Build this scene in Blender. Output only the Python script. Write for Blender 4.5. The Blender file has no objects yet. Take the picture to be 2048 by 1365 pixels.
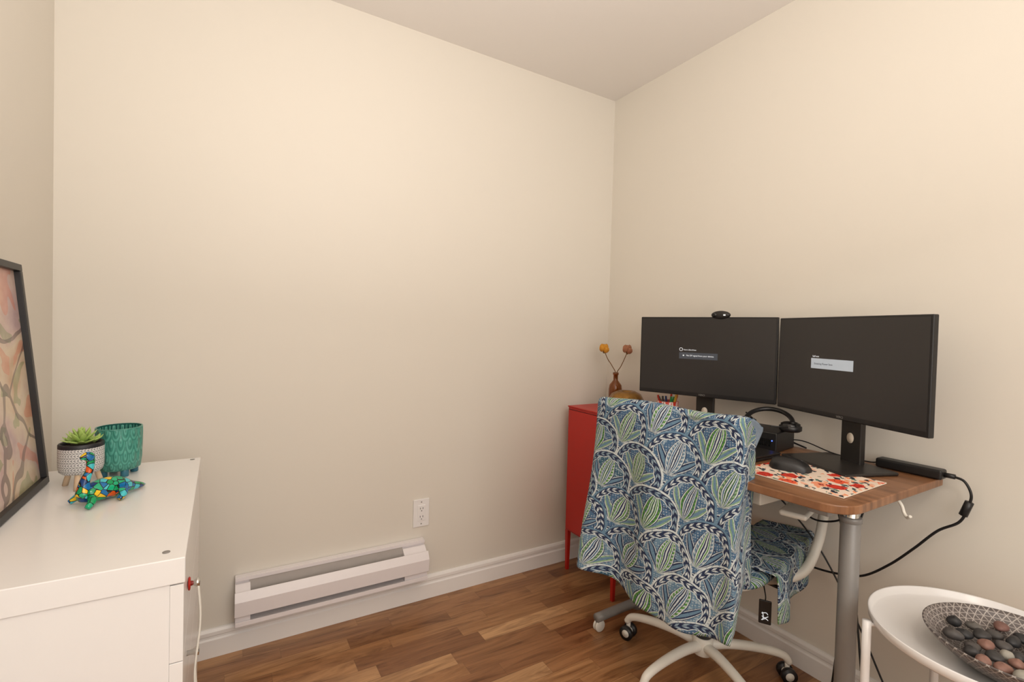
import bpy, math, random
from math import pi, sin, cos, radians
from mathutils import Vector, Matrix
random.seed(7)
COL=bpy.context.scene.collection
XL=-2.253; YF=-3.0; H=2.44

# ---------------------------------------------------------------- node helper
class NT:
    def __init__(s,mat):
        mat.use_nodes=True; s.t=mat.node_tree; s.n=s.t.nodes; s.l=s.t.links
        s.b=s.n.get("Principled BSDF")
    def _set(s,sock,v):
        if isinstance(v,bpy.types.NodeSocket): s.l.new(v,sock)
        elif isinstance(v,(int,float)):
            try: sock.default_value=v
            except Exception: sock.default_value=(v,v,v)
        else:
            v=tuple(v)
            if len(v)==3 and len(sock.default_value)==4: v=v+(1,)
            sock.default_value=v
    def m(s,op,a,b=None,c=None):
        n=s.n.new("ShaderNodeMath"); n.operation=op; s._set(n.inputs[0],a)
        if b is not None: s._set(n.inputs[1],b)
        if c is not None: s._set(n.inputs[2],c)
        return n.outputs[0]
    def add(s,a,b): return s.m('ADD',a,b)
    def sub(s,a,b): return s.m('SUBTRACT',a,b)
    def mul(s,a,b): return s.m('MULTIPLY',a,b)
    def div(s,a,b): return s.m('DIVIDE',a,b)
    def lt(s,a,b): return s.m('LESS_THAN',a,b)
    def gt(s,a,b): return s.m('GREATER_THAN',a,b)
    def fl(s,a): return s.m('FLOOR',a)
    def fr(s,a): return s.m('FRACT',a)
    def ab(s,a): return s.m('ABSOLUTE',a)
    def mixf(s,f,a,b): return s.add(s.mul(a,s.sub(1.0,f)),s.mul(b,f))
    def mix(s,f,a,b,mode='MIX'):
        n=s.n.new("ShaderNodeMix"); n.data_type='RGBA'; n.blend_type=mode
        s._set(n.inputs[0],f); s._set(n.inputs[6],a); s._set(n.inputs[7],b); return n.outputs[2]
    def coord(s,kind='Object'):
        n=s.n.new("ShaderNodeTexCoord"); return n.outputs[kind]
    def sep(s,v):
        n=s.n.new("ShaderNodeSeparateXYZ"); s.l.new(v,n.inputs[0]); return n.outputs[0],n.outputs[1],n.outputs[2]
    def comb(s,x,y,z=0.0):
        n=s.n.new("ShaderNodeCombineXYZ"); s._set(n.inputs[0],x); s._set(n.inputs[1],y); s._set(n.inputs[2],z); return n.outputs[0]
    def noise(s,v,scale,detail=2,rough=.5,dist=0):
        n=s.n.new("ShaderNodeTexNoise"); s.l.new(v,n.inputs['Vector']); n.inputs['Scale'].default_value=scale
        n.inputs['Detail'].default_value=detail; n.inputs['Roughness'].default_value=rough; n.inputs['Distortion'].default_value=dist
        return n.outputs[0],n.outputs[1]
    def white(s,v):
        n=s.n.new("ShaderNodeTexWhiteNoise"); n.noise_dimensions='3D'; s.l.new(v,n.inputs['Vector']); return n.outputs[0],n.outputs[1]
    def vor(s,v,scale,feature='F1',rand=1.0):
        n=s.n.new("ShaderNodeTexVoronoi"); n.feature=feature; s.l.new(v,n.inputs['Vector']); n.inputs['Scale'].default_value=scale
        n.inputs['Randomness'].default_value=rand
        return n
    def warp(s,v,scale,amt,detail=1):
        _,nc=s.noise(v,scale,detail)
        a=s.n.new("ShaderNodeVectorMath"); a.operation='SUBTRACT'; s.l.new(nc,a.inputs[0]); a.inputs[1].default_value=(.5,.5,.5)
        b=s.n.new("ShaderNodeVectorMath"); b.operation='MULTIPLY_ADD'; s.l.new(a.outputs[0],b.inputs[0]); b.inputs[1].default_value=(amt,amt,amt); s.l.new(v,b.inputs[2])
        return b.outputs[0]
    def ramp(s,f,stops,const=False):
        n=s.n.new("ShaderNodeValToRGB"); s._set(n.inputs[0],f); e=n.color_ramp.elements
        if const: n.color_ramp.interpolation='CONSTANT'
        while len(e)<len(stops): e.new(.5)
        for i,(p,c) in enumerate(stops): e[i].position=p; e[i].color=(*c,1)
        return n.outputs[0]
    def bump(s,h,strength=.2,dist=.01):
        n=s.n.new("ShaderNodeBump"); n.inputs['Strength'].default_value=strength; n.inputs['Distance'].default_value=dist
        s.l.new(h,n.inputs['Height']); s.l.new(n.outputs[0],s.b.inputs['Normal'])
    def base(s,c): s._set(s.b.inputs['Base Color'],c)
def srgb(r,g,b):
    f=lambda c:(c/255/12.92) if c/255<=.04045 else ((c/255+.055)/1.055)**2.4
    return (f(r),f(g),f(b))
def newmat(name,rough=.5,metal=0.):
    m=bpy.data.materials.new(name); t=NT(m); t.b.inputs['Roughness'].default_value=rough; t.b.inputs['Metallic'].default_value=metal
    return m,t
def M(name,rgb,rough=.5,metal=0.,var=.06,scale=30,emit=0,trans=0,bump=0):
    m,t=newmat(name,rough,metal); c=srgb(*rgb)
    f,_=t.noise(t.coord(),scale,3)
    t.base(t.mix(f,tuple(x*(1-var) for x in c),tuple(min(1,x*(1+var)) for x in c)))
    if emit: t.b.inputs['Emission Color'].default_value=(*c,1); t.b.inputs['Emission Strength'].default_value=emit
    if trans: t.b.inputs['Transmission Weight'].default_value=trans
    if bump: t.bump(f,bump,.002)
    return m

# ---------------------------------------------------------------- materials
def wall_mat(name,rgb,var=.015):
    m,t=newmat(name,.55); c=srgb(*rgb); o=t.coord()
    f,_=t.noise(o,1.3,2); t.base(t.mix(f,tuple(x*(1-var) for x in c),tuple(x*(1+var) for x in c)))
    g,_=t.noise(o,260,3); t.bump(g,.05,.001); return m
m_wall=wall_mat("wall_paint",(227,221,210)); m_ceil=wall_mat("ceiling_paint",(236,231,226))
m_trim=M("trim_white",(240,237,234),.35,var=.01)
def floor_mat():
    m,t=newmat("laminate_floor",.3); x,y,z=t.sep(t.coord())
    sw=.066
    row=t.fl(t.div(y,sw)); rn,_=t.white(t.comb(row,3.3,1.7))
    xx=t.add(t.div(x,.40),t.mul(rn,7.0)); pl=t.fl(xx)
    idv,_=t.white(t.comb(row,pl,5.1))
    gv=t.comb(t.add(t.mul(x,1.3),t.mul(idv,11.)),t.mul(y,9.),t.mul(idv,5.))
    g,_=t.noise(gv,1.7,5,.6,2.2)
    g2,_=t.noise(t.comb(t.mul(x,5.),t.mul(y,130.),idv),1.5,4)
    base=t.ramp(idv,[(0,srgb(136,93,62)),(.25,srgb(168,124,85)),(.5,srgb(188,145,103)),(.72,srgb(150,106,72)),(.88,srgb(176,132,92)),(1,srgb(206,166,124))])
    dk=t.mix(1.0,base,(.47,.40,.34),'MULTIPLY')
    c=t.mix(t.ramp(g,[(.32,(1,1,1)),(.45,(.45,.45,.45)),(.60,(0,0,0))]),base,dk)
    c=t.mix(.36,c,t.mix(g2,(.09,.06,.035),(.80,.68,.50)),'OVERLAY')
    ey=t.ab(t.sub(t.fr(t.div(y,sw)),.5)); ex=t.ab(t.sub(t.fr(xx),.5))
    seam=t.m('MAXIMUM',t.gt(ey,.487),t.gt(ex,.4975))
    r3=t.ab(t.sub(t.fr(t.div(y,sw*3)),.5)); big=t.gt(r3,.496)
    c=t.mix(t.mul(seam,.25),c,(.05,.025,.012)); c=t.mix(t.mul(big,.55),c,(.03,.015,.008))
    t.base(c); t.bump(t.sub(g2,t.mul(big,2.)),.05,.002); return m
m_floor=floor_mat()
m_white=M("white_lacquer",(240,238,237),.22,var=.01)
m_wplastic=M("white_plastic",(230,226,216),.4,var=.02)
m_heater=M("heater_enamel",(236,230,231),.35,var=.01); m_hin=M("heater_inside",(200,192,186),.5,.2); m_fin=M("heater_fins",(214,208,202),.35,.6)
m_black=M("black_plastic",(24,23,24),.4); m_blackg=M("black_gloss",(15,15,16),.2); m_dgrey=M("dark_grey_metal",(48,45,43),.35,.4)
m_red=M("red_metal",(182,32,20),.42,var=.03); m_redd=M("red_metal_gap",(90,12,8),.5)
m_chrome=M("chrome",(210,208,205),.15,1.); m_alu=M("grey_leg_paint",(140,137,134),.4,.1); m_cable=M("cable_black",(16,16,18),.45)
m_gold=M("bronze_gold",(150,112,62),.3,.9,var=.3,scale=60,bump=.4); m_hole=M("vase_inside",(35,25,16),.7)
m_amber,_t=newmat("amber_glass",.08); _f,_=_t.noise(_t.coord(),20,2); _t.base(_t.mix(_f,srgb(150,80,20),srgb(165,92,26))); _t.b.inputs['Transmission Weight'].default_value=.55
m_stem=M("dry_stem",(120,84,40),.8); m_rose=M("dried_rose_yellow",(206,142,40),.8,var=.25,scale=120); m_rose2=M("dried_rose_pink",(174,118,88),.8,var=.25,scale=120)
m_leaf=M("succulent_green",(172,200,110),.45,var=.15,scale=80); m_soil=M("soil",(60,44,34),.9,var=.4,scale=200,bump=.5)
m_woodleg=M("pale_wood",(224,196,164),.5); m_tealleg=M("teal_leg",(50,110,130),.4)
m_cream=M("mat_edge_cream",(228,214,196),.7)
m_cut=M("neck_cutout_light",(214,202,186),.6)
def wood_mat():
    m,t=newmat("walnut_veneer",.35); x,y,z=t.sep(t.coord())
    g,_=t.noise(t.comb(t.mul(x,26.),t.mul(y,2.2),z),1.6,5,.6,.6)
    t.base(t.ramp(g,[(.25,srgb(92,60,40)),(.5,srgb(138,95,64)),(.75,srgb(164,118,84))])); return m
m_walnut=wood_mat()
def fabric_mat():
    m,t=newmat("scallop_print_fabric",.9); uvn=t.coord('UV'); u,v,_=t.sep(uvn)
    nz,nc=t.noise(uvn,9,2)
    wob=t.mul(t.sub(nz,.5),.025)
    W=.165
    a=radians(20)
    ur=t.add(t.mul(u,cos(a)),t.mul(v,sin(a))); vr=t.sub(t.mul(v,cos(a)),t.mul(u,sin(a)))
    X=t.div(t.add(ur,wob),W); Y=t.div(t.sub(vr,wob),W*1.10)
    k=t.fl(t.mul(Y,2.0)); par=t.m('FLOORED_MODULO',k,2.0); off=t.mul(par,.5)
    c1=t.fl(t.add(X,off)); x1=t.sub(t.fr(t.add(X,off)),.5); y1=t.sub(Y,t.mul(k,.5))
    d1=t.m('SQRT',t.add(t.mul(x1,x1),t.mul(y1,y1)))
    off2=t.sub(.5,off); c2=t.fl(t.add(X,off2)); x2=t.sub(t.fr(t.add(X,off2)),.5); y2=t.sub(y1,.5)
    d2=t.m('SQRT',t.add(t.mul(x2,x2),t.mul(y2,y2)))
    ins=t.lt(d1,.5)
    xs=t.mixf(ins,x2,x1); ys=t.mixf(ins,y2,y1); d=t.mixf(ins,d2,d1); cid=t.mixf(ins,c2,c1); kid=t.add(k,t.sub(1.,ins))
    D=t.mul(d,2.0)
    r1,rc=t.white(t.comb(cid,kid,2.2)); r2,_=t.white(t.comb(cid,kid,7.7)); r3,_=t.white(t.comb(cid,kid,4.1))
    th=t.m('ARCTAN2',xs,ys)
    navy=srgb(30,40,70); blue=srgb(66,98,130); steel=srgb(98,128,150); pale=srgb(198,206,206); green=srgb(86,140,56); grey=srgb(140,160,172); dgreen=srgb(44,88,44); teal=srgb(50,88,108); sage=srgb(134,164,120)
    vo=t.vor(uvn,140.,'F1',.3); dots=t.lt(vo.outputs['Distance'],.30)
    ax=t.ab(xs)
    BY=-.24
    def layer(ang,L,w,sp=.8,tp=.6,nrm_=1.95):
        yb=t.sub(ys,BY); px=t.sub(t.mul(ax,cos(ang)),t.mul(yb,sin(ang))); py=t.add(t.mul(ax,sin(ang)),t.mul(yb,cos(ang)))
        q=t.m('MINIMUM',t.m('MAXIMUM',t.div(py,L),0.0),1.0)
        wd=t.mul(w,t.mul(t.m('POWER',q,sp),t.mul(t.m('POWER',t.sub(1.,q),tp),nrm_)))
        return t.ab(px),py,wd
    # filler: dotted blue ground with curling vines
    body=t.ramp(r2,[(0,blue),(.35,steel),(.6,teal),(.8,blue)],True)
    curl=t.gt(t.m('SINE',t.add(t.mul(th,8.),t.mul(D,20.))),.72)
    body=t.mix(t.mul(curl,.8),body,t.mix(t.gt(r3,.5),navy,grey))
    body=t.mix(t.mul(dots,.5),body,pale)
    c=body
    for ang,L,w,ca,cb in ((66,.46,.085,t.mix(t.gt(r3,.5),steel,navy),pale),(38,.56,.095,t.mix(t.gt(r1,.5),navy,sage),steel)):
        px,py,wd=layer(radians(ang),L,w)
        c=t.mix(t.lt(px,wd),c,navy); c=t.mix(t.lt(px,t.mul(wd,.86)),c,pale); c=t.mix(t.lt(px,t.mul(wd,.66)),c,ca)
        c=t.mix(t.lt(px,t.mul(wd,.34)),c,cb)
    # central ogee medallion, nested outlines
    px,py,wd=layer(0.,.66,.205,.75,.8,2.2)
    gA=t.ramp(r1,[(0,green),(.42,steel),(.60,green),(.85,sage)],True)
    ribs=t.gt(t.m('SINE',t.sub(t.mul(py,95.),t.mul(px,60.))),.15)
    for fct,col in ((1.,navy),(.92,pale),(.82,t.mix(t.mul(ribs,.7),gA,t.mix(t.gt(r1,.5),pale,dgreen))),(.60,navy),(.54,pale),(.42,t.mix(t.gt(r3,.4),green,blue)),(.30,pale),(.22,t.mix(t.gt(r2,.5),navy,dgreen)),(.08,pale)):
        c=t.mix(t.lt(px,t.mul(wd,fct)),c,col)
    # scalloped edge, navy band with leaf chain, pale rim
    pet=t.ab(t.m('SINE',t.mul(th,6.))); rad=t.add(.69,t.mul(pet,.05))
    c=t.mix(t.gt(D,rad),c,pale); c=t.mix(t.gt(D,t.add(rad,.03)),c,navy)
    zone=t.mul(t.gt(D,.775),t.lt(D,.915))
    ch=t.gt(t.m('SINE',t.add(t.mul(th,22.),t.mul(t.ab(t.sub(D,.845)),42.))),.1)
    c=t.mix(t.mul(zone,ch),c,t.mix(t.gt(r2,.6),pale,grey))
    c=t.mix(t.mul(zone,t.lt(t.ab(t.sub(D,.845)),.010)),c,navy)
    c=t.mix(t.mul(t.gt(D,.94),t.lt(D,1.02)),c,t.mix(t.gt(r2,.4),steel,pale))
    c=t.mix(t.gt(D,1.02),c,t.mix(t.mul(dots,.6),t.mix(t.gt(r2,.5),blue,navy),pale))
    n2,_=t.noise(uvn,150,3); c=t.mix(t.mul(t.gt(n2,.58),.45),c,blue)
    t.base(c); w,_=t.noise(uvn,600,2); t.bump(w,.15,.002); return m
m_fab=fabric_mat()
m_fabback=M("fabric_underside",(120,136,152),.95,var=.2,scale=200)
def paint_mat():
    m,t=newmat("abstract_painting",.25); o=t.coord()
    wv=t.warp(o,4.,.22,2)
    n1,_=t.noise(wv,3.2,3,.55)
    c=t.ramp(n1,[(.25,srgb(150,128,150)),(.38,srgb(206,180,176)),(.48,srgb(222,204,180)),(.56,srgb(206,170,140)),(.64,srgb(158,168,116)),(.72,srgb(214,200,160)),(.8,srgb(150,110,120))])
    n2,_=t.noise(wv,8.,2); c=t.mix(t.mul(t.gt(n2,.56),.5),c,srgb(120,146,90)); c=t.mix(t.mul(t.lt(n2,.40),.45),c,srgb(214,120,90))
    n,_=t.noise(o,45,4); c=t.mix(.3,c,t.mix(n,(.2,.15,.13),(.9,.85,.8)),'OVERLAY')
    e=t.vor(wv,4.,'DISTANCE_TO_EDGE'); c=t.mix(t.mul(t.lt(e.outputs['Distance'],.022),.6),c,srgb(70,52,56))
    t.base(c); return m
m_art=paint_mat()
def pad_mat():
    m,t=newmat("floral_mousepad",.7); o=t.coord(); ow=t.warp(o,40.,.03,2)
    cream=srgb(238,218,200)
    x,y,z=t.sep(ow)
    v2=t.vor(t.comb(t.mul(t.add(x,y),1.0),t.mul(t.sub(x,y),2.2),0.),30.,'F1',1.); f2,_=t.white(v2.outputs['Color'])
    lf=t.lt(v2.outputs['Distance'],.50)
    c=t.mix(t.mul(lf,t.gt(f2,.18)),cream,t.ramp(f2,[(0,srgb(60,80,84)),(.36,srgb(26,32,46)),(.48,srgb(86,118,100)),(.58,srgb(244,158,112)),(.78,srgb(240,180,150)),(.90,srgb(40,44,60))],True))
    v=t.vor(ow,15.,'F1',.7); D=v.outputs['Distance']; f,_=t.white(v.outputs['Color'])
    fc=t.ramp(f,[(0,srgb(210,50,26)),(.35,srgb(234,92,52)),(.62,srgb(242,156,118)),(.78,srgb(218,62,34))],True)
    c=t.mix(t.lt(D,t.add(.33,t.mul(f,.12))),c,fc); c=t.mix(t.mul(t.lt(D,.26),t.gt(D,.22)),c,srgb(150,26,16)); c=t.mix(t.lt(D,.09),c,srgb(40,26,40)); t.base(c); return m
m_pad=pad_mat()
def teal_mat():
    m,t=newmat("teal_scallop_ceramic",.3); u,v,_=t.sep(t.coord('UV'))
    X=t.mul(u,16.); Y=t.mul(v,16.*.42)
    k=t.fl(t.mul(Y,2.)); off=t.mul(t.m('FLOORED_MODULO',k,2.),.5)
    x1=t.sub(t.fr(t.add(X,off)),.5); y1=t.sub(Y,t.mul(k,.5)); y1b=t.sub(.5,y1)
    d1=t.m('SQRT',t.add(t.mul(x1,x1),t.mul(y1b,y1b)))
    x2=t.sub(t.fr(t.add(X,t.sub(.5,off))),.5); d2=t.m('SQRT',t.add(t.mul(x2,x2),t.mul(y1,y1)))
    d=t.mixf(t.lt(d1,.5),d2,d1)
    ring=t.lt(t.ab(t.sub(t.fr(t.mul(d,4.)),.5)),.22)
    t.base(t.mix(ring,srgb(60,134,120),srgb(88,164,148))); t.bump(t.m('COSINE',t.mul(d,6.)),.4,.004); return m
m_teal=teal_mat(); m_tealp=M("teal_glaze",(36,90,84),.2)
def wpot_mat():
    m,t=newmat("white_pot_dash_pattern",.45); x,y,z=t.sep(t.coord())
    u=t.div(t.m('ARCTAN2',y,x),2*pi); vv=t.div(t.sub(z,.036),.072)
    rows=t.mul(vv,13.); r=t.fl(rows); fy=t.ab(t.sub(t.fr(rows),.5)); odd=t.m('FLOORED_MODULO',r,2.)
    fx=t.fr(t.add(t.mul(u,44.),t.mul(odd,.5)))
    a=t.mul(t.lt(fy,.2),t.lt(fx,.6)); zz=t.lt(t.ab(t.sub(fy,t.ab(t.sub(fx,.5)))),.12)
    pat=t.mul(t.mixf(odd,a,zz),.85)
    c=t.mix(pat,srgb(222,220,218),srgb(60,62,72)); t.base(t.mix(t.gt(vv,.86),c,srgb(30,30,36))); return m
m_wpot=wpot_mat()
def mosaic_mat():
    m,t=newmat("mosaic_glaze",.12); o=t.coord(); v=t.vor(o,70.); f,_=t.white(v.outputs['Color'])
    c=t.ramp(f,[(0,srgb(10,150,90)),(.28,srgb(236,196,40)),(.42,srgb(20,110,170)),(.6,srgb(20,170,120)),(.75,srgb(12,60,120)),(.86,srgb(220,90,30)),(.92,srgb(70,190,200))],True)
    e=t.vor(o,70.,'DISTANCE_TO_EDGE'); t.base(t.mix(t.lt(e.outputs['Distance'],.05),c,srgb(14,16,20))); return m
m_mosaic=mosaic_mat()
def bowl_mat():
    m,t=newmat("geometric_bowl",.35); x,y,z=t.sep(t.coord())
    u=t.div(t.m('ARCTAN2',y,x),2*pi); r=t.m('SQRT',t.add(t.mul(x,x),t.mul(y,y)))
    X=t.mul(u,54.); Y=t.div(t.add(r,z),.0165)
    p=t.add(X,t.mul(Y,.5)); q=t.sub(X,t.mul(Y,.5))
    l=t.m('MAXIMUM',t.m('MAXIMUM',t.lt(t.fr(p),.14),t.lt(t.fr(q),.14)),t.lt(t.fr(Y),.12))
    t.base(t.mix(l,srgb(92,84,82),srgb(166,158,152))); return m
m_bowl=bowl_mat()
def cup_mat():
    m,t=newmat("red_trellis_cup",.3); u,v,_=t.sep(t.coord('UV'))
    a=t.ab(t.sub(t.fr(t.add(t.mul(u,9.),t.mul(v,2.))),.5)); b=t.ab(t.sub(t.fr(t.sub(t.mul(u,9.),t.mul(v,2.))),.5))
    l=t.m('MAXIMUM',t.gt(a,.40),t.gt(b,.40)); t.base(t.mix(l,srgb(214,62,44),srgb(240,226,214))); return m
m_cup=cup_mat()
m_screen=M("screen_dark",(40,37,36),.32,var=.03,emit=.22)
m_ui=M("ui_bar_light",(176,186,196),.5,emit=.35); m_ui2=M("ui_bar_dark",(62,66,74),.5,emit=.35); m_txt=M("ui_text",(215,220,225),.5,emit=.6); m_txtd=M("ui_text_dark",(80,84,96),.5,emit=.2)
m_silver=M("logo_grey",(150,148,146),.4,.5)

# ---------------------------------------------------------------- mesh helpers
def group(name,loc=(0,0,0),rot=(0,0,0),sc=1):
    o=bpy.data.objects.new(name,None); o.empty_display_size=.05; COL.objects.link(o); o.location=loc; o.rotation_euler=rot; o.scale=(sc,sc,sc); return o
def mesh(name,v,f,mat,par=None,smooth=False,bevel=0,uv=None,seg=3,sol=0,sub=0):
    me=bpy.data.meshes.new(name); me.from_pydata([tuple(p) for p in v],[],f); me.update()
    o=bpy.data.objects.new(name,me); COL.objects.link(o)
    for mm in (mat if isinstance(mat,list) else [mat]): me.materials.append(mm)
    if uv:
        l=me.uv_layers.new(name="UVMap")
        for lp in me.loops: l.data[lp.index].uv=uv[lp.vertex_index]
    if smooth:
        for p in me.polygons: p.use_smooth=True
    if par: o.parent=par
    if sol:
        s=o.modifiers.new("s",'SOLIDIFY'); s.thickness=sol; s.offset=-1
        if isinstance(mat,list): s.material_offset=1
    if sub:
        s=o.modifiers.new("u",'SUBSURF'); s.levels=sub; s.render_levels=sub
    if bevel:
        b=o.modifiers.new("b",'BEVEL'); b.width=bevel; b.segments=seg; b.limit_method='ANGLE'
        for p in me.polygons: p.use_smooth=True
        w=o.modifiers.new("w",'WEIGHTED_NORMAL')
    return o
BF=[(0,3,2,1),(4,5,6,7),(0,1,5,4),(1,2,6,5),(2,3,7,6),(3,0,4,7)]
def box(name,x0,x1,y0,y1,z0,z1,mat,par=None,bevel=0,**k):
    v=[(x0,y0,z0),(x1,y0,z0),(x1,y1,z0),(x0,y1,z0),(x0,y0,z1),(x1,y0,z1),(x1,y1,z1),(x0,y1,z1)]
    return mesh(name,v,BF,mat,par,bevel=bevel,**k)
def extr(name,prof,fn,a,b,mat,par=None,bevel=0):
    n=len(prof); v=[fn(a,*p) for p in prof]+[fn(b,*p) for p in prof]
    f=[(i,(i+1)%n,n+(i+1)%n,n+i) for i in range(n)]+[tuple(range(n))[::-1],tuple(range(n,2*n))]
    o=mesh(name,v,f,mat,par,bevel=bevel); fixn(o); return o
def fixn(o):
    import bmesh
    bm=bmesh.new(); bm.from_mesh(o.data); bmesh.ops.recalc_face_normals(bm,faces=bm.faces); bm.to_mesh(o.data); bm.free()
def lathe(name,prof,mat,par=None,c=(0,0,0),n=40,smooth=True,mod=None,sx=1,sy=1,axis='z'):
    v=[];uv=[];f=[]; m=len(prof)
    for i in range(n+1):
        a=2*pi*i/n
        for j,(r,z) in enumerate(prof):
            rr=r*(mod(a,z) if mod else 1)
            p=(rr*cos(a)*sx,rr*sin(a)*sy,z)
            if axis=='x': p=(p[2],p[0],p[1])
            if axis=='y': p=(p[0],p[2],p[1])
            v.append((c[0]+p[0],c[1]+p[1],c[2]+p[2])); uv.append((i/n,j/(m-1)))
    for i in range(n):
        for j in range(m-1):
            a=i*m+j; f.append((a,a+m,a+m+1,a+1))
    o=mesh(name,v,f,mat,par,smooth=smooth,uv=uv); return o
def cyl(name,c,r,z0,z1,mat,par=None,n=28,axis='z'):
    e=min(r*.15,.002)
    return lathe(name,[(0,z0),(r-e,z0),(r,z0+e),(r,z1-e),(r-e,z1),(0,z1)],mat,par,c,n,axis=axis)
def cr(pts,k=8):
    P=[Vector(p) for p in pts]; P=[2*P[0]-P[1]]+P+[2*P[-1]-P[-2]]; out=[]
    for i in range(1,len(P)-2):
        a,b,c,d=P[i-1:i+3]
        for s in range(k):
            t=s/k; out.append(.5*((2*b)+(c-a)*t+(2*a-5*b+4*c-d)*t*t+(3*b-a-3*c+d)*t**3))
    out.append(P[-2]); return out
def tube(name,pts,r,mat,par=None,n=12,k=8,smooth=True,sx=1.,radii=None):
    P=cr(pts,k) if k>1 else [Vector(p) for p in pts]; v=[];f=[]
    t=(P[1]-P[0]).normalized(); up=Vector((0,0,1)) if abs(t.z)<.9 else Vector((1,0,0)); nrm=t.cross(up).normalized()
    for i,p in enumerate(P):
        t=(P[min(i+1,len(P)-1)]-P[max(i-1,0)]).normalized(); nrm=(nrm-t*nrm.dot(t)).normalized(); bn=t.cross(nrm)
        rr=r if radii is None else radii[0]+(radii[1]-radii[0])*i/(len(P)-1)
        for j in range(n):
            a=2*pi*j/n; v.append(p+nrm*cos(a)*rr*sx+bn*sin(a)*rr)
    L=len(P)
    for i in range(L-1):
        for j in range(n): f.append((i*n+j,i*n+(j+1)%n,(i+1)*n+(j+1)%n,(i+1)*n+j))
    f.append(tuple(range(n))[::-1]); f.append(tuple((L-1)*n+j for j in range(n)))
    return mesh(name,v,f,mat,par,smooth=smooth)
def ball(name,c,rx,ry,rz,mat,par=None,n=16,jit=0,seed=0):
    rd=random.Random(seed); ph=[rd.uniform(0,6) for _ in range(6)]
    v=[];f=[];m=n//2+1
    for i in range(m):
        a=pi*i/(m-1)
        for j in range(n):
            b=2*pi*j/n; k=1+jit*(sin(2*b+ph[0])*sin(a*2+ph[1])+.6*sin(3*b+ph[2])*sin(a))
            v.append((c[0]+rx*k*sin(a)*cos(b),c[1]+ry*k*sin(a)*sin(b),c[2]+rz*k*cos(a)))
    for i in range(m-1):
        for j in range(n): f.append((i*n+j,(i+1)*n+j,(i+1)*n+(j+1)%n,i*n+(j+1)%n))
    return mesh(name,v,f,mat,par,smooth=True)
def text(name,s,size,loc,mat,par,rot=(pi/2,0,0),align='LEFT'):
    c=bpy.data.curves.new(name,'FONT'); c.body=s; c.size=size; c.align_x=align; c.extrude=.0001
    o=bpy.data.objects.new(name,c); COL.objects.link(o); o.location=loc; o.rotation_euler=rot; o.parent=par; c.materials.append(mat); return o

# ---------------------------------------------------------------- room shell
T=.1
box("floor",XL-T,T,YF-T,T,-.05,0,m_floor); box("ceiling",XL-T,T,YF-T,T,H,H+.05,m_ceil)
box("wall_back",XL-T,T,0,T,0,H,m_wall); box("wall_right",0,T,YF-T,0,0,H,m_wall)
box("wall_left",XL-T,XL,YF-T,0,0,H,m_wall); box("wall_front",XL,0,YF-T,YF,0,H,m_wall)
BP=[(0,0),(.015,0),(.015,.062),(.010,.067),(.010,.074),(.013,.078),(.013,.090),(.008,.098),(.004,.100),(0,.100)]
e=.0005
extr("baseboard_back",BP,lambda s,d,z:(s,-e-d,z+e),XL+.001,-.001,m_trim)
extr("baseboard_right",BP,lambda s,d,z:(-e-d,s,z+e),YF+.001,-.017,m_trim)
extr("baseboard_left",BP,lambda s,d,z:(XL+e+d,s,z+e),YF+.001,-.017,m_trim)

# ---------------------------------------------------------------- baseboard heater
g=group("baseboard_heater",(-1.756,-.0165,.118)); L=.713
box("back_plate",0,L,-.006,.014,0,.156,m_heater,g,.001)
box("top_hood",0,L,-.014,-.006,.142,.156,m_heater,g,.001)
for nm,a,b in (("end_cap_left",0,.048),("end_cap_right",L-.098,L)):
    extr(nm,[(.006,.0),(.046,.0),(.050,.01),(.050,.108),(.016,.134),(.006,.134)],lambda s,d,z:(s,-d,z),a,b,m_heater,g,.001)
box("inner_void",.045,L-.098,-.010,-.007,.012,.142,m_hin,g)
extr("front_cover",[(.050,.034),(.066,.040),(.070,.092),(.054,.122),(.046,.118),(.062,.088),(.058,.046)],lambda s,d,z:(s,-d,z),-.002,L+.002,m_heater,g,.001)
box("bottom_lip",0,L,-.056,-.006,0,.010,m_heater,g,.001); box("bottom_front",.0,L,-.058,-.052,.0,.016,m_heater,g,.001)
tube("heating_element",[(.05,-.030,.07),(L-.10,-.030,.07)],.006,m_fin,g,k=2)
for i in range(54):
    x=.055+i*.0103; box("fin_%d"%i,x,x+.0012,-.044,-.014,.046,.098,m_fin,g)

# ---------------------------------------------------------------- outlet
g=group("wall_outlet",(-1.052,-.001,.383))
box("cover_plate",-.036,.036,-.006,0,-.060,.060,m_white,g,.002)
box("insert",-.017,.017,-.0085,-.004,-.034,.034,m_white,g,.001)
for s in (-.018,.018):
    for dx in (-.006,.006): box("slot",dx-.001,dx+.001,-.0092,-.008,s-.001,s+.007,m_black,g)
    cyl("ground_hole",(0,0,s-.008),.0022,-.0092,-.008,m_black,g,12,axis='y')
    cyl("plate_screw",(0,0,s*2.65),.003,-.0068,-.005,m_alu,g,12,axis='y')

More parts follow.
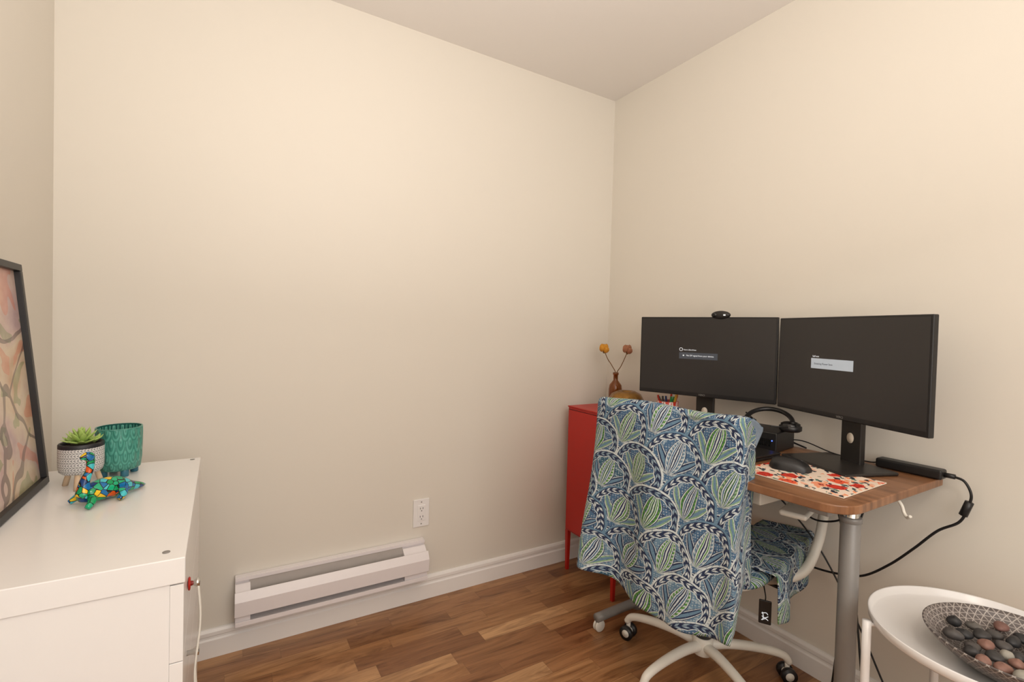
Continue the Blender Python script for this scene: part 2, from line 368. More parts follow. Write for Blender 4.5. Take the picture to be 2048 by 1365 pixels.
# ---------------------------------------------------------------- white dresser
DX0,DX1,DY0,DY1,DZ=XL+.02,-1.858,-1.0,-.27,.78
g=group("white_dresser")
box("top",DX0,DX1,DY0,DY1,DZ-.045,DZ,m_white,g,.002)
box("side_near",DX0+.002,DX1-.022,DY0+.004,DY0+.022,0.0,DZ-.045,m_white,g,.001)
box("side_far",DX0+.002,DX1-.022,DY1-.022,DY1-.004,0.0,DZ-.045,m_white,g,.001)
box("back",DX0+.004,DX0+.012,DY0+.022,DY1-.022,0.03,DZ-.045,m_white,g)
box("plinth",DX0+.02,DX1-.04,DY0+.022,DY1-.022,0,.05,m_white,g)
zz=DZ-.048
for i in range(5):
    z1=zz-i*.137; z0=z1-.1355
    box("drawer_front_%d"%i,DX1-.022,DX1-.002,DY0+.003,DY1-.003,z0,z1,m_white,g,.001)
    yy=DY0+.12
    lathe("knob",[(0,0),(.005,0),(.0045,.010),(.008,.014),(.008,.020),(0,.021)],m_chrome,g,(DX1-.002,yy,z1-.055),16,axis='x')
    if i==0: cyl("leather_washer",(DX1-.001,yy,z1-.055),.013,0,.004,m_red,g,20,axis='x')
for x,y in ((DX1-.030,DY0+.035),(DX1-.02,DY1-.02)): cyl("screw_cap",(x,y,0),.006,DZ,DZ+.001,m_alu,g,16)
kx=DX1+.016
for s in (-.004,.006):
    tube("hanging_string",[(kx,DY0+.12+s,.672),(kx+.004,DY0+.122+s*2,.6),(kx-.004,DY0+.118+s*3,.5),(kx+.004,DY0+.12+s,.4),(kx,DY0+.12+s*2,.3)],.0018,m_wplastic,g,8)

# framed painting
g=group("framed_painting",(-2.178,-.388,.7815),(-.098,0,pi/2)); FW,FH,fw=.60,.535,.016
box("artwork",-FW+fw,-fw,.004,.006,fw,FH-fw,m_art,g)
box("backing",-FW+.004,-.004,.006,.012,.004,FH-.004,m_black,g)
for n_,a in (("frame_bottom",(-FW,0,0,fw)),("frame_top",(-FW,0,FH-fw,FH)),("frame_right",(-fw,0,fw,FH-fw)),("frame_left",(-FW,-FW+fw,fw,FH-fw))):
    box(n_,a[0],a[1],-.008,.014,a[2],a[3],m_black,g,.0015)

# ---------------------------------------------------------------- plant pots
g=group("teal_planter",(-2.037,-.374,DZ))
P=[(0,.016),(.040,.016),(.046,.020),(.0485,.045),(.050,.09),(.050,.124),(.0495,.127),(.0465,.127),(.046,.122),(.045,.07),(.04,.06),(0,.06)]
lathe("pot",P,m_teal,g,n=48); lathe("pot_inside",[(.0462,.1265),(.0455,.09),(.044,.064),(0,.062)],m_tealp,g,n=32)
for i in range(4):
    a=pi/4+i*pi/2-.3; cyl("foot_%d"%i,(.034*cos(a),.034*sin(a),0),.009,.0,.020,m_tealleg,g,12)
g=group("potted_succulent",(-2.098,-.455,DZ))
lathe("pot",[(0,.036),(.036,.036),(.041,.041),(.043,.05),(.0435,.06),(.0435,.07),(.0435,.08),(.0435,.09),(.0435,.098),(.0435,.106),(.042,.108),(.0395,.108),(.0385,.10)],m_wpot,g,n=48)
cyl("soil",(0,0,0),.0385,.094,.1,m_soil,g,24)
for i in range(3):
    a=i*2*pi/3+.5; tube("leg_%d"%i,[(.040*cos(a),.040*sin(a),0),(.028*cos(a),.028*sin(a),.04)],.006,m_woodleg,g,8,2)
def leaf(nm,c,az,el,l,w,par,mat):
    d=Vector((cos(az)*cos(el),sin(az)*cos(el),sin(el))); s=Vector((-sin(az),cos(az),0)); u=s.cross(d)*-1; c=Vector(c)
    v=[];f=[];secs=[(0,.35,.3),(.35,.9,.34),(.65,1,.32),(.85,.6,.22),(1,.03,.03)]
    for t_,ww,th_ in secs:
        for k in range(8):
            a=2*pi*k/8; v.append(c+d*l*t_+s*w*ww*cos(a)+u*(w*th_*sin(a)-.12*l*t_*(1-t_)))
    for i in range(4):
        for k in range(8): f.append((i*8+k,i*8+(k+1)%8,(i+1)*8+(k+1)%8,(i+1)*8+k))
    f.append(tuple(32+k for k in range(8)))
    mesh(nm,v,f,mat,par,smooth=True)
for ring,(n_,el,l,w) in enumerate(((9,.35,.042,.0072),(8,.75,.040,.007),(6,1.05,.038,.006),(4,1.35,.032,.005))):
    for i in range(n_): leaf("leaf_%d_%d"%(ring,i),(0,0,.104+ring*.003),2*pi*i/n_+ring*.35,el,l,w,g,m_leaf)
for dx in (.022,-.02):
    for i in range(6): leaf("offset_leaf",(dx,.01,.104),2*pi*i/6,.8,.026,.005,g,m_leaf)

# mosaic figurine (lying creature with raised neck)
g=group("mosaic_animal_figurine",(-2.032,-.603,DZ),(0,0,.6),.88)
def taper(nm,pts,rad,mat,par,n=14,k=6,flat=1.):
    P=cr(pts,k); R=[q.x for q in cr([(r,0,0) for r in rad],k)]
    v=[];f=[]; t=(P[1]-P[0]).normalized(); nrm=t.cross(Vector((.1,.2,1))).normalized()
    for i,p in enumerate(P):
        t=(P[min(i+1,len(P)-1)]-P[max(i-1,0)]).normalized(); nrm=(nrm-t*nrm.dot(t)).normalized(); bn=t.cross(nrm)
        for j in range(n):
            a=2*pi*j/n; v.append(p+(nrm*cos(a)+bn*sin(a)*flat)*max(R[i],.0005))
    for i in range(len(P)-1):
        for j in range(n): f.append((i*n+j,i*n+(j+1)%n,(i+1)*n+(j+1)%n,(i+1)*n+j))
    f.append(tuple(range(n))[::-1]); f.append(tuple((len(P)-1)*n+j for j in range(n)))
    return mesh(nm,v,f,mat,par,smooth=True)
taper("body",[(-.055,-.01,.024),(-.035,-.005,.028),(0,0,.032),(.035,.004,.029),(.065,.01,.020),(.095,.02,.012),(.115,.035,.006)],[.010,.022,.027,.024,.014,.008,.002],m_mosaic,g)
taper("neck_and_head",[(-.045,-.008,.030),(-.044,-.008,.06),(-.034,-.008,.088),(-.032,-.008,.112),(-.038,-.010,.125),(-.054,-.012,.123)],[.018,.011,.008,.009,.011,.004],m_mosaic,g)
for i,(x,y) in enumerate(((-.04,.03),(.03,.03),(-.04,-.035),(.03,-.03))):
    taper("leg_%d"%i,[(x*.8,y*.4,.024),(x,y,.018),(x-.014,y*1.25,.006)],[.012,.009,.006],m_mosaic,g)

# ---------------------------------------------------------------- red cabinet
g=group("red_metal_cabinet"); cx0,cx1,cy0,cy1,cz0,cz1=-.321,-.020,-.428,-.078,.20,.822
box("carcass",cx0+.004,cx1,cy0,cy1,cz0,cz1-.006,m_red,g,.002)
box("top_panel",cx0-.001,cx1,cy0-.001,cy1+.001,cz1-.006,cz1,m_red,g,.002)
box("door_gap",cx0+.002,cx0+.005,cy0+.006,cy1-.006,cz0+.006,cz1-.016,m_redd,g)
box("door",cx0-.001,cx0+.003,cy0+.009,cy1-.009,cz0+.009,cz1-.019,m_red,g,.001)
cyl("door_pull",(cx0-.001,cy0+.03,.52),.006,-.008,0,m_red,g,12,axis='x')
for i,(x,y) in enumerate(((cx0+.004,cy0),(cx1-.022,cy0),(cx0+.004,cy1-.02),(cx1-.022,cy1-.02))):
    mesh("leg_%d"%i,[(x,y,cz0),(x+.02,y,cz0),(x+.02,y+.02,cz0),(x,y+.02,cz0),(x+.003,y+.003,0),(x+.017,y+.003,0),(x+.017,y+.017,0),(x+.003,y+.017,0)],[(0,1,2,3),(7,6,5,4),(0,4,5,1),(1,5,6,2),(2,6,7,3),(3,7,4,0)],m_red,g)
# gold vessel
g=group("gold_pumpkin_vase",(-.165,-.320,cz1+.001))
lathe("body",[(0,0.0),(.035,.0),(.062,.012),(.080,.038),(.080,.055),(.066,.080),(.040,.094),(.022,.092),(.019,.084),(.018,.06),(0,.05)],m_gold,g,n=72,mod=lambda a,z:1+(.045*abs(sin(a*3.5))-.02)*(1 if z>.005 else 0))
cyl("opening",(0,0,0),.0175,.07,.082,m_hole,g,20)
# bottle with roses
g=group("amber_bottle_with_dried_roses",(-.100,-.175,cz1+.0005))
lathe("bottle",[(0,0.001),(.028,.001),(.033,.006),(.033,.085),(.030,.105),(.017,.122),(.0115,.130),(.0115,.155),(.0145,.157),(.0145,.168),(.009,.168),(.009,.13),(.028,.095),(.029,.008),(0,.006)],m_amber,g,n=32)
def rose(nm,c,mat,mb):
    ball(nm+"_core",c,.014,.014,.018,mat,g,12,.1,3)
    for k in range(7):
        a=k*2.4; rr=.013; ball(nm+"_petal_%d"%k,(c[0]+rr*cos(a),c[1]+rr*sin(a),c[2]+.004-(k%3)*.006),.012,.012,.016,mat,g,10,.15,k)
    ball(nm+"_calyx",(c[0],c[1],c[2]-.02),.007,.007,.008,mb,g,8)
rose("rose_a",(-.052,.034,.290),m_rose,m_stem); rose("rose_b",(.045,-.030,.288),m_rose2,m_stem)
tube("stem_a",[(0,0,.03),(.003,.0,.15),(-.015,.012,.20),(-.035,.024,.235),(-.050,.034,.275)],.002,m_stem,g,6)
tube("stem_b",[(.003,0,.03),(.001,.0,.15),(.022,-.012,.20),(.036,-.022,.24),(.045,-.030,.272)],.002,m_stem,g,6)

# ---------------------------------------------------------------- desk
TZ=.795; g=group("walnut_desk")
def outline():
    pts=[(-.022,-.475),(-.022,-1.452)]
    cxr,cyr,r=-.50,-1.380,.072
    for i in range(9):
        a=-pi/2-i*(pi/2)/8; pts.append((cxr+r*cos(a)*1.05,cyr+r*sin(a)))
    pts+=[(-.585,-1.28),(-.590,-1.15),(-.591,-1.0),(-.590,-.85)]
    for i in range(10):
        a=pi-i*(pi/2)/9; pts.append((-.36+.23*cos(a),-.705+.23*sin(a)))
    return pts
O=outline(); n=len(O)
v=[(x,y,TZ-.022) for x,y in O]+[(x,y,TZ) for x,y in O]
o=mesh("desktop",v,[tuple(range(n))[::-1],tuple(range(n,2*n))]+[(i,(i+1)%n,n+(i+1)%n,n+i) for i in range(n)],m_walnut,g); fixn(o)
bb=o.modifiers.new("b",'BEVEL'); bb.width=.003; bb.segments=2; bb.limit_method='ANGLE'
box("frame_rail_front",-.42,-.39,-1.36,-.56,TZ-.055,TZ-.022,m_alu,g,.002); box("frame_rail_back",-.18,-.15,-1.36,-.56,TZ-.055,TZ-.022,m_alu,g,.002)
for i,(x,y) in enumerate(((-.362,-1.368),(-.30,-.555))):
    box("bracket_%d"%i,x-(.17 if i==0 else .10),x+.17,y-.025,y+.025,TZ-.045,TZ-.022,m_alu,g,.003)
    cyl("inner_column_%d"%i,(x,y,0),.0185,.55,TZ-.04,m_chrome,g)
    cyl("column_%d"%i,(x,y,0),.0235,.04,.710,m_alu,g); cyl("collar_%d"%i,(x,y,0),.026,.700,.715,m_alu,g)
    tube("foot_%d"%i,[(x-.22,y,.055),(x-.1,y,.06),(x,y,.062),(x+.1,y,.06),(x+.22,y,.055)],.018,m_alu,g,12,4)
    for s in (-.205,.205):
        for dy in (-.011,.003): cyl("caster_wheel",(x+s,y+dy,.0235),.023,0,.008,m_wplastic,g,20,axis='y')
        cyl("caster_stem",(x+s,y,0),.006,.02,.05,m_alu,g,10)
box("hanging_drawer",-.50,-.22,-1.20,-.92,TZ-.085,TZ-.024,m_wplastic,g,.004)
box("cable_tray",-.16,-.08,-1.30,-.60,TZ-.12,TZ-.115,m_dgrey,g,.001)
for y in (-1.28,-.62): box("cable_tray_bracket",-.16,-.08,y-.01,y+.01,TZ-.116,TZ-.02,m_dgrey,g)
tube("side_hook",[(-.270,-1.430,TZ-.022),(-.270,-1.445,TZ-.040),(-.272,-1.452,TZ-.058),(-.280,-1.462,TZ-.066),(-.290,-1.472,TZ-.058)],.004,m_wplastic,g,10)

# monitors
def monitor(loc,rz,z0,ui):
    g=group("computer_monitor",(loc[0],loc[1],TZ+.0005),(0,0,rz)); b=z0-TZ; w=.264; h=.320
    box("housing",-w,w,-.006,.012,b,b+h,m_black,g,.003)
    box("rear_bulge",-w*.62,w*.62,.010,.034,b+.05,b+h-.07,m_black,g,.01)
    box("screen",-w+.006,w-.006,-.0068,-.006,b+.016,b+h-.006,m_screen,g)
    box("stand_neck",-.035,.035,.036,.056,.006,b+.19,m_dgrey,g,.004)
    box("vesa_head",-.05,.05,.026,.040,b+.10,b+.21,m_dgrey,g,.004)
    box("base_plate",-.122,.122,-.105,.080,0,.010,m_dgrey,g,.004)
    text("maker_name","VERO",.010,(0,-.0075,b+.005),m_silver,g,align='CENTER')
    if ui==1:
        lathe("ui_mark",[(.0055,0),(.007,0),(.007,.0004),(.0055,.0004),(.0055,0)],m_txt,g,(-.088,-.0074,b+.188),24,axis='y')
        text("ui_title","Vero UltraView",.008,(-.078,-.0071,b+.184),m_txt,g)
        box("ui_bar",-.095,.056,-.0072,-.0068,b+.150,b+.176,m_ui2,g)
        text("ui_message","No DP signal from your device.",.0085,(-.066,-.0075,b+.161),m_txt,g)
        box("ui_icon",-.080,-.075,-.0076,-.007,b+.161,b+.166,m_txt,g)
        wx=.062
        lathe("webcam_body",[(0,-.010),(.012,-.010),(.0155,-.006),(.0165,.0),(.0155,.006),(.012,.010),(0,.010)],m_dgrey,g,(wx,-.004,b+h+.008),32,sx=2.2,axis='y')
        cyl("webcam_lens",(wx-.022,-.014,b+h+.008),.009,-.002,.001,m_blackg,g,20,axis='y')
        box("webcam_clip",wx-.015,wx+.015,-.008,.03,b+h-.001,b+h+.004,m_black,g,.001)
        box("webcam_mark",wx+.012,wx+.020,-.0152,-.0145,b+h+.005,b+h+.010,m_txt,g)
    else:
        text("ui_title","Self-test",.008,(-.112,-.0071,b+.189),m_txt,g)
        box("ui_bar",-.117,.040,-.0072,-.0068,b+.152,b+.185,m_ui,g)
        text("ui_message","Entering Power Save",.0085,(-.104,-.0075,b+.165),m_txtd,g)
    lathe("neck_cutout",[(0,0),(.012,0),(.012,.001),(0,.001)],m_cut,g,(0,.0348,.085),24,axis='y',sy=1.35)
    return g
monitor((-.157,-.733),radians(-69.8),.941,1)
monitor((-.160,-1.243),radians(-109.3),.937,2)

# mini pc dock + headset
g=group("docking_station",(-.135,-.985,TZ+.0005),(0,0,.15))
box("case",-.075,.075,-.07,.07,0,.068,m_black,g,.004)
for i in range(8): box("vent_%d"%i,-.0765,-.074,-.05+i*.006,-.047+i*.006,.02,.045,m_blackg,g)
cyl("status_light",(-.075,-.055,.04),.002,-.001,.0005,M("blue_led",(60,90,255),.3,emit=6),g,8,axis='x')
g=group("headset",(-.150,-1.005,TZ+.0695),(0,0,-1.1))
pts=[(.075*cos(a),.012+.085*sin(a),.022+.036*sin(a)) for a in [pi*i/10 for i in range(11)]]
tube("headband",pts,.008,m_black,g,10,4)
for s in (-1,1):
    lathe("ear_cup",[(0,0),(.028,0),(.035,.005),(.035,.018),(.026,.024),(0,.025)],m_black,g,(s*.068,0,.0),28)
    lathe("ear_pad",[(.012,.023),(.022,.031),(.030,.027),(.031,.018)],m_blackg,g,(s*.068,0,.0),28)
tube("mic_boom",[(.075,.0,.015),(.05,-.05,.02),(.01,-.07,.022)],.002,m_black,g,8)
# laptop
g=group("laptop",(-.350,-.968,TZ+.0005))
box("base",-.110,.110,-.137,.137,0,.010,m_black,g,.003); box("lid",-.110,.110,-.137,.137,.0105,.017,m_dgrey,g,.002)
# mouse pad & mouse
g=group("mouse_pad",(-.376,-1.268,TZ+.0005),(0,0,.03))
box("pad_base",-.124,.124,-.138,.138,0,.003,m_cream,g,.001); box("printed_top",-.123,.123,-.137,.137,.003,.0036,m_pad,g)
g=group("computer_mouse",(-.365,-1.205,TZ+.0045),(0,0,-1.1))
v=[];f=[]
for i in range(13):
    tt=i/12; x=-.055+.11*tt
    wv=.031*(max(0,1-(2*tt-1)**4))**.5+.001; hh=.036*(max(0,1-abs(2*tt-.85)**2.4/1.6))**.6
    if i in (0,12): hh=.008
    for j in range(13):
        a=pi*j/12; v.append((x,wv*cos(a),max(0,hh*sin(a)**.8)))
for i in range(12):
    for j in range(12): f.append((i*13+j,(i+1)*13+j,(i+1)*13+j+1,i*13+j+1))
o=mesh("shell",v,f,m_black,g,smooth=True); fixn(o)
cyl("scroll_wheel",(.026,0,.024),.009,-.003,.003,m_dgrey,g,16,axis='y')
# power adapter + cords
g=group("power_adapter")
box("brick",-.068,-.026,-1.462,-1.300,TZ+.001,TZ+.029,m_black,g,.006)
tube("strain_relief",[(-.045,-1.458,TZ+.015),(-.045,-1.485,TZ+.015)],.007,m_black,g,10,2)
tube("power_cord",[(-.045,-1.483,TZ+.015),(-.046,-1.505,TZ+.008),(-.048,-1.520,TZ-.02),(-.048,-1.518,TZ-.05),(-.05,-1.50,.69),(-.05,-1.453,.647),(-.05,-1.40,.575),(-.05,-1.34,.50),(-.05,-1.27,.435),(-.055,-1.19,.41),(-.06,-1.10,.40)],.0035,m_cable,g,8)
tube("inline_plug",[(-.048,-1.518,TZ-.045),(-.049,-1.506,TZ-.085)],.010,m_black,g,10,2)
tube("dc_cord",[(-.045,-1.302,TZ+.012),(-.045,-1.27,TZ+.006),(-.06,-1.18,TZ+.012),(-.05,-1.08,TZ+.03),(-.07,-1.03,TZ+.03)],.002,m_cable,g,8)
g=group("power_cables")
for i,pts in enumerate((
  [(-.12,-1.30,.68),(-.17,-1.30,.60),(-.20,-1.29,.45),(-.19,-1.27,.25),(-.16,-1.24,.06),(-.12,-1.20,.006)],
  [(-.13,-1.22,.68),(-.16,-1.27,.55),(-.20,-1.32,.40),(-.24,-1.36,.22),(-.22,-1.38,.05),(-.18,-1.36,.006)],
  [(-.12,-.95,.68),(-.10,-1.05,.60),(-.06,-1.15,.47),(-.06,-1.27,.28),(-.07,-1.36,.12),(-.08,-1.45,.006)],
  [(-.13,-1.10,.68),(-.14,-1.15,.60),(-.15,-1.24,.62),(-.14,-1.28,.68)])):
    tube("cable_%d"%i,pts,.003,m_cable,g,8)
tube("monitor_cable",[(-.06,-.86,TZ+.10),(-.05,-.93,TZ+.05),(-.04,-1.02,TZ+.02),(-.04,-1.08,TZ+.006)],.003,m_cable,g,8)
# pencil cup
g=group("pencil_cup",(-.128,-.535,TZ+.0005))
lathe("cup",[(0,0),(.040,0),(.044,.004),(.046,.101),(.045,.103),(.042,.103),(.041,.01),(0,.008)],m_cup,g,n=40)
pc=[(40,150,80),(200,60,40),(230,180,60),(30,60,120),(60,60,60),(220,120,60),(20,120,110)]
for i in range(9):
    a=i*2.4; b=(.036*cos(a),.036*sin(a))
    tube("pen_%d"%i,[(-b[0]*.5,-b[1]*.5,.012),(b[0]*.9,b[1]*.9,.098),(b[0]*1.15,b[1]*1.15,.118+.008*(i%3))],.0046,M("pen_%d"%i,pc[i%7],.4),g,8,2)

# ---------------------------------------------------------------- office chair (local +X faces desk, +Y user's left)
HX,HY,HR=-.345,-.915,radians(15)
CH=group("office_chair",(HX,HY,0),(0,0,HR))
for i in range(5):
    a=radians(165+72*i); ca,sa=cos(a),sin(a)
    tube("base_leg_%d"%i,[(.02*ca,.02*sa,.105),(.10*ca,.10*sa,.112),(.20*ca,.20*sa,.105),(.27*ca,.27*sa,.088),(.292*ca,.292*sa,.062)],.013,m_wplastic,CH,14,5,radii=(.018,.012))
    for s in (-.017,.017):
        v0=Vector((.285*ca-.017*sa*(1 if s>0 else -1),.285*sa+.017*ca*(1 if s>0 else -1),.0265))
        ax=Vector((-sa,ca,0)); w=.007
        tube("wheel_%d"%i,[v0-ax*w,v0+ax*w],.026,m_black,CH,24,2)
        tube("wheel_hub_%d"%i,[v0-ax*(w+.001),v0+ax*(w+.001)],.014,m_wplastic,CH,20,2)
    tube("fork_%d"%i,[(.285*ca,.285*sa,.07),(.285*ca,.285*sa,.03)],.008,m_wplastic,CH,10,2)
cyl("hub",(0,0,0),.034,.075,.135,m_wplastic,CH); cyl("gas_lift",(0,0,0),.022,.13,.40,m_dgrey,CH); cyl("gas_cover",(0,0,0),.028,.13,.26,m_black,CH)
box("mechanism",-.10,.09,-.07,.07,.395,.43,m_dgrey,CH,.008)
tube("tilt_lever",[(0,-.06,.405),(.0,-.18,.40),(.0,-.23,.395)],.006,m_black,CH,10,3)
def pillow(nm,cx,cy,cz,hx,hy,hz,mat,e=5,uvs=1):
    v=[];f=[];uv=[];nu,nv=48,16
    for i in range(nv+1):
        a=-pi/2+pi*i/nv
        for j in range(nu):
            b=2*pi*j/nu; S=lambda w,p:(abs(w)**p)*(1 if w>=0 else -1)
            x=hx*S(cos(a),.35)*S(cos(b),2/e); y=hy*S(cos(a),.35)*S(sin(b),2/e); z=hz*S(sin(a),.8)
            v.append((cx+x,cy+y,cz+z)); uv.append(((x)*uvs+z*.6,(y)*uvs+z*.6))
    for i in range(nv):
        for j in range(nu): f.append((i*nu+j,i*nu+(j+1)%nu,(i+1)*nu+(j+1)%nu,(i+1)*nu+j))
    return mesh(nm,v,f,mat,CH,smooth=True,uv=uv)
pillow("seat_pan",-.01,0,.437,.21,.21,.012,m_wplastic)
pillow("seat_cushion",-.01,0,.472,.245,.245,.030,m_fab)
# backrest shell
v=[];f=[];nu,nv=16,14
BT=.952
def bx(z): return -.285-.060*((z-.50)/.45)
for i in range(nv+1):
    tz=i/nv; z=.47+(BT-.012-.47)*tz
    for j in range(nu+1):
        s=-1+2*j/nu; wv=.195*(1-.06*tz**3)
        v.append((bx(z)+.02*s*s*(1-tz)+.004,s*wv,z-.006*abs(s)**4))
for i in range(nv):
    for j in range(nu): a=i*(nu+1)+j; f.append((a,a+1,a+nu+2,a+nu+1))
mesh("backrest",v,f,m_wplastic,CH,smooth=True,sol=.010)
tube("back_support",[(-.06,0,.41),(-.22,0,.405),(-.285,0,.45),(-.295,0,.56)],.014,m_wplastic,CH,12,6,sx=2.)
for s in (-1,1):
    nm="left" if s>0 else "right"
    tube("arm_tube_"+nm,[(-.06,s*.12,.425),(-.02,s*.21,.420),(.05,s*.285,.445),(.125,s*.308,.52),(.175,s*.312,.60),(.188,s*.312,.655),(.160,s*.312,.682),(.08,s*.308,.685),(-.06,s*.303,.680)],.015,m_wplastic,CH,12,6)
    box("armrest_pad_"+nm,-.17,.09,s*.303-.036,s*.303+.036,.680,.697,m_wplastic,CH,.008)

# hanging tag on the chair
g=group("hanging_tag",(-.398,-1.165,.325),(0,0,radians(-60)))
box("tag",-.017,.017,-.003,.003,0,.072,m_black,g,.003)
for k,pts in enumerate(([(-.009,-.0034,.012),(.002,-.0034,.018),(.009,-.0034,.014)],[(-.008,-.0034,.024),(.0,-.0034,.020),(.009,-.0034,.026)],[(-.009,-.0034,.032),(.003,-.0034,.036),(.008,-.0034,.031)],[(-.006,-.0034,.012),(-.004,-.0034,.024),(-.007,-.0034,.036)])):
    tube("tag_mark_%d"%k,pts,.0011,m_txt,g,6,4)
tube("cord",[(0,0,.070),(.0,.0,.085),(-.006,.02,.105)],.002,m_cable,g,6)

# ---------------------------------------------------------------- blanket draped over the chair back
BL=group("patterned_throw_blanket",(HX,HY,0),(0,0,HR))
R_=.202
def cross(a):
    s=1 if a>=0 else -1; A=abs(a)
    if A<=R_: return a,0.
    q=A-R_; rad=.03; arc=rad*pi/2
    if q<arc: th=q/rad; return s*(R_+rad*sin(th)), rad*(1-cos(th))
    return s*(R_+rad), rad+(q-arc)
na,ns=120,130
v=[];uv=[];f=[]
A0,A1=-.325,.250
ZT=.966
front=.40; top=.055; back=.60; Ltot=front+top+back
for i in range(ns+1):
    s=i/ns*Ltot
    for j in range(na+1):
        a=A0+(A1-A0)*j/na; t=j/na
        cyv,dx=cross(a)
        ztop=ZT-.006+.010*t+.004*sin(a*19+.5)-.35*dx
        yf=(-.222+.444*t)
        if s<front:
            dep=front-s; z=max(ztop-dep,.512); k=min(1,dep/.10)
            x=-.328+.04*min(1,dep/.43)+dx*(1-k)+.004*sin(a*35)*k; y=cyv*(1-k)+yf*k
            if ztop-dep<.512: x+= (.512-(ztop-dep))*.9
        elif s<front+top:
            th=(s-front)/top*pi; x=-.349+.021*cos(th)+dx; z=ztop+.014*sin(th); y=cyv
        else:
            dep=s-front-top; q=dep/back
            hem=1+.02*sin(a*9+1)+.012*sin(a*31)-.11*max(0,a+.02)/.25
            if a<0: hem*=1-.27*min(1,max(0,(-a-.235)/.05))
            z=ztop-dep*hem
            amp=(.003+.015*q)
            fold=amp*(sin(a*24+.8+q*1.5)+.6*sin(a*43+2-q*2.6)+.5*sin(a*13+4*q))*(1 if dx<.02 else .4)
            fold+=.006*sin(q*7+a*14)*(1-q)
            x=-.372-.010*q+dx*(1+.1*q)-fold
            y=cyv*(1+.10*q*(1.9 if a>0 else -.3))+.006*sin(q*8+a*8)*q
        v.append((x,y,z)); uv.append((a,-s))
for i in range(ns):
    for j in range(na): b=i*(na+1)+j; f.append((b,b+1,b+na+2,b+na+1))
mesh("cloth",v,f,[m_fab,m_fabback],BL,smooth=True,uv=uv,sol=.004)
# corner of the throw lying over the right edge of the seat
v=[];uv=[];f=[]
for i in range(36):
    s=i/35*.35
    for j in range(41):
        a=j/40*.44
        x=-.17+a
        if s<.16: y=-.10-s; z=.5065+.003*sin(a*40+s*20)
        elif s<.20: th=(s-.16)/.04*pi/2; y=-.26-.014*sin(th); z=.5065-.014*(1-cos(th))+.002*sin(a*40)
        else: y=-.276-.014*sin(a*30)*min(1,(s-.2)/.1)-.02*(s-.2); z=.4925-(s-.20)*(.62+.25*sin(a*8+1))
        v.append((x,y,z)); uv.append((a*1.0+.3,s))
for i in range(35):
    for j in range(40): b=i*41+j; f.append((b,b+41,b+42,b+1))
mesh("seat_drape",v,f,[m_fab,m_fabback],BL,smooth=True,uv=uv,sol=.003)

# ---------------------------------------------------------------- tray table, bowl, stones
tcx,tcy=-.31,-1.635
g=group("white_tray_table",(tcx,tcy,0)); TR=.222
lathe("tray",[(0,.497),(TR-.006,.497),(TR,.502),(TR+.002,.520),(TR,.522),(TR-.003,.520),(TR-.005,.506),(TR-.010,.503),(0,.503)],m_white,g,n=96)
for i in range(4):
    a=radians(130+90*i); ca,sa=cos(a),sin(a); rr=TR+.013
    tube("leg_%d"%i,[(rr*ca,rr*sa,.508),(rr*ca,rr*sa,.3),(rr*ca,rr*sa,0.0)],.0095,m_white,g,16,2)
    tube("bracket_%d"%i,[((TR-.002)*ca,(TR-.002)*sa,.500),(rr*ca,rr*sa,.500)],.005,m_white,g,8,2)
for i in range(2):
    a=radians(130+90*i); rr=TR+.013
    tube("cross_brace_%d"%i,[(rr*cos(a),rr*sin(a),.18+.012*i),(-rr*cos(a),-rr*sin(a),.18+.012*i)],.006,m_white,g,10,2)
g=group("decorative_bowl",(-.378,-1.695,.5035))
lathe("bowl",[(0,.0),(.07,.0),(.085,.003),(.10,.010),(.118,.022),(.135,.036),(.147,.048),(.153,.056),(.154,.059),(.151,.060),(.146,.053),(.138,.043),(.128,.033),(.112,.022),(.095,.013),(.06,.007),(0,.006)],m_bowl,g,n=96)
g=group("decorative_stones",(-.378,-1.695,.5105))
sc=[(54,52,52),(122,88,80),(76,72,70),(160,156,146),(42,42,44),(138,102,90),(92,88,84)]
smats=[M("stone_%d"%i,c_,.55,var=.35,scale=90) for i,c_ in enumerate(sc)]
rd=random.Random(4)
for i in range(34):
    a=i*2.4; r=.0195*(i**.5)
    hz=.010+r*r*1.9+.010*(i<12)
    ball("stone_%d"%i,(r*cos(a),r*sin(a),hz+.003),rd.uniform(.013,.021),rd.uniform(.012,.018),rd.uniform(.008,.012),smats[(i*3+i//5)%7],g,16,.08,i)

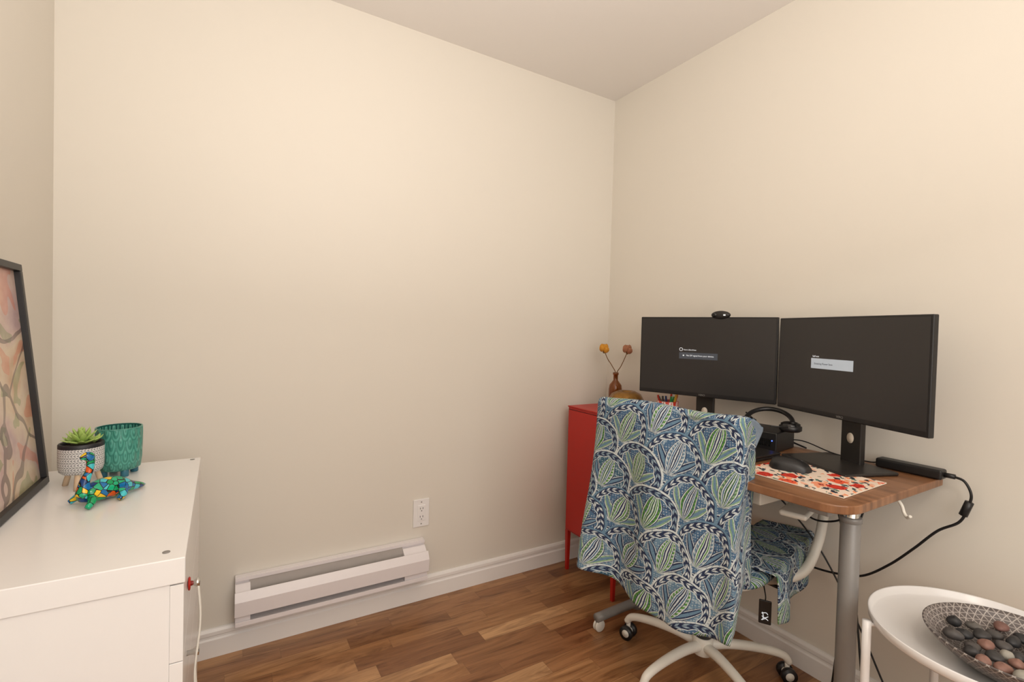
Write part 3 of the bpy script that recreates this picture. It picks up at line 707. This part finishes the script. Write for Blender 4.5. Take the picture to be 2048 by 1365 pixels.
# ---------------------------------------------------------------- lights
def area(nm,loc,tgt,size,en,col,sy=None):
    l=bpy.data.lights.new(nm,'AREA'); l.shape='RECTANGLE'; l.size=size; l.size_y=sy or size; l.energy=en; l.color=col
    o=bpy.data.objects.new(nm,l); COL.objects.link(o); o.location=loc
    o.rotation_euler=(Vector(tgt)-Vector(loc)).to_track_quat('-Z','Y').to_euler(); return o
g=group("assumed_ceiling_lamp",(-1.45,-2.50,H))  # assumed fixture behind the camera, unseen, stands for the warm room light
cyl("canopy",(0,0,0),.15,-.02,-.001,m_white,g,40)
lathe("glass_dome",[(.14,-.02),(.135,-.05),(.10,-.078),(.05,-.09),(0,-.093)],M("opal_glass",(255,240,220),.4,emit=1.5),g,n=40)
l=bpy.data.lights.new("assumed_lamp_bulb",'POINT'); l.energy=14.5; l.color=(1,.91,.81); l.shadow_soft_size=.16  # point light of the assumed lamp, set below its dome
o=bpy.data.objects.new("assumed_lamp_bulb",l); COL.objects.link(o); o.location=(-1.50,-2.45,2.15)
area("assumed_daylight",(-1.35,-2.9,1.5),(-1.3,0,1.3),1.5,20,(1,.985,.975))  # assumed daylight: bare area light behind the camera, no window is built
area("added_ceiling_fill",(-1.45,-1.50,1.60),(-1.4,-1.3,2.44),.9,10.5,(1,.94,.88))  # added upward fill to brighten the ceiling, no fixture stands here
w=bpy.data.worlds.new("world"); bpy.context.scene.world=w; w.use_nodes=True; w.node_tree.nodes["Background"].inputs[0].default_value=(.9,.85,.78,1); w.node_tree.nodes["Background"].inputs[1].default_value=.3

# ---------------------------------------------------------------- camera
cx,cy,cz,yaw,pitch,roll,fpx=-1.8099,-1.9995,1.1859,.5404,-.0206,.0261,970.63
F=Vector((sin(yaw)*cos(pitch),cos(yaw)*cos(pitch),sin(pitch))); R=Vector((cos(yaw),-sin(yaw),0)); U=R.cross(F)
R2=R*cos(roll)+U*sin(roll); U2=-R*sin(roll)+U*cos(roll)
cd=bpy.data.cameras.new("camera"); cam=bpy.data.objects.new("camera",cd); COL.objects.link(cam)
cam.matrix_world=Matrix(((R2.x,U2.x,-F.x,cx),(R2.y,U2.y,-F.y,cy),(R2.z,U2.z,-F.z,cz),(0,0,0,1)))
cd.sensor_width=36; cd.lens=fpx/2048*36; cd.clip_start=.02
bpy.context.scene.camera=cam
bpy.context.scene.view_settings.view_transform='Standard'
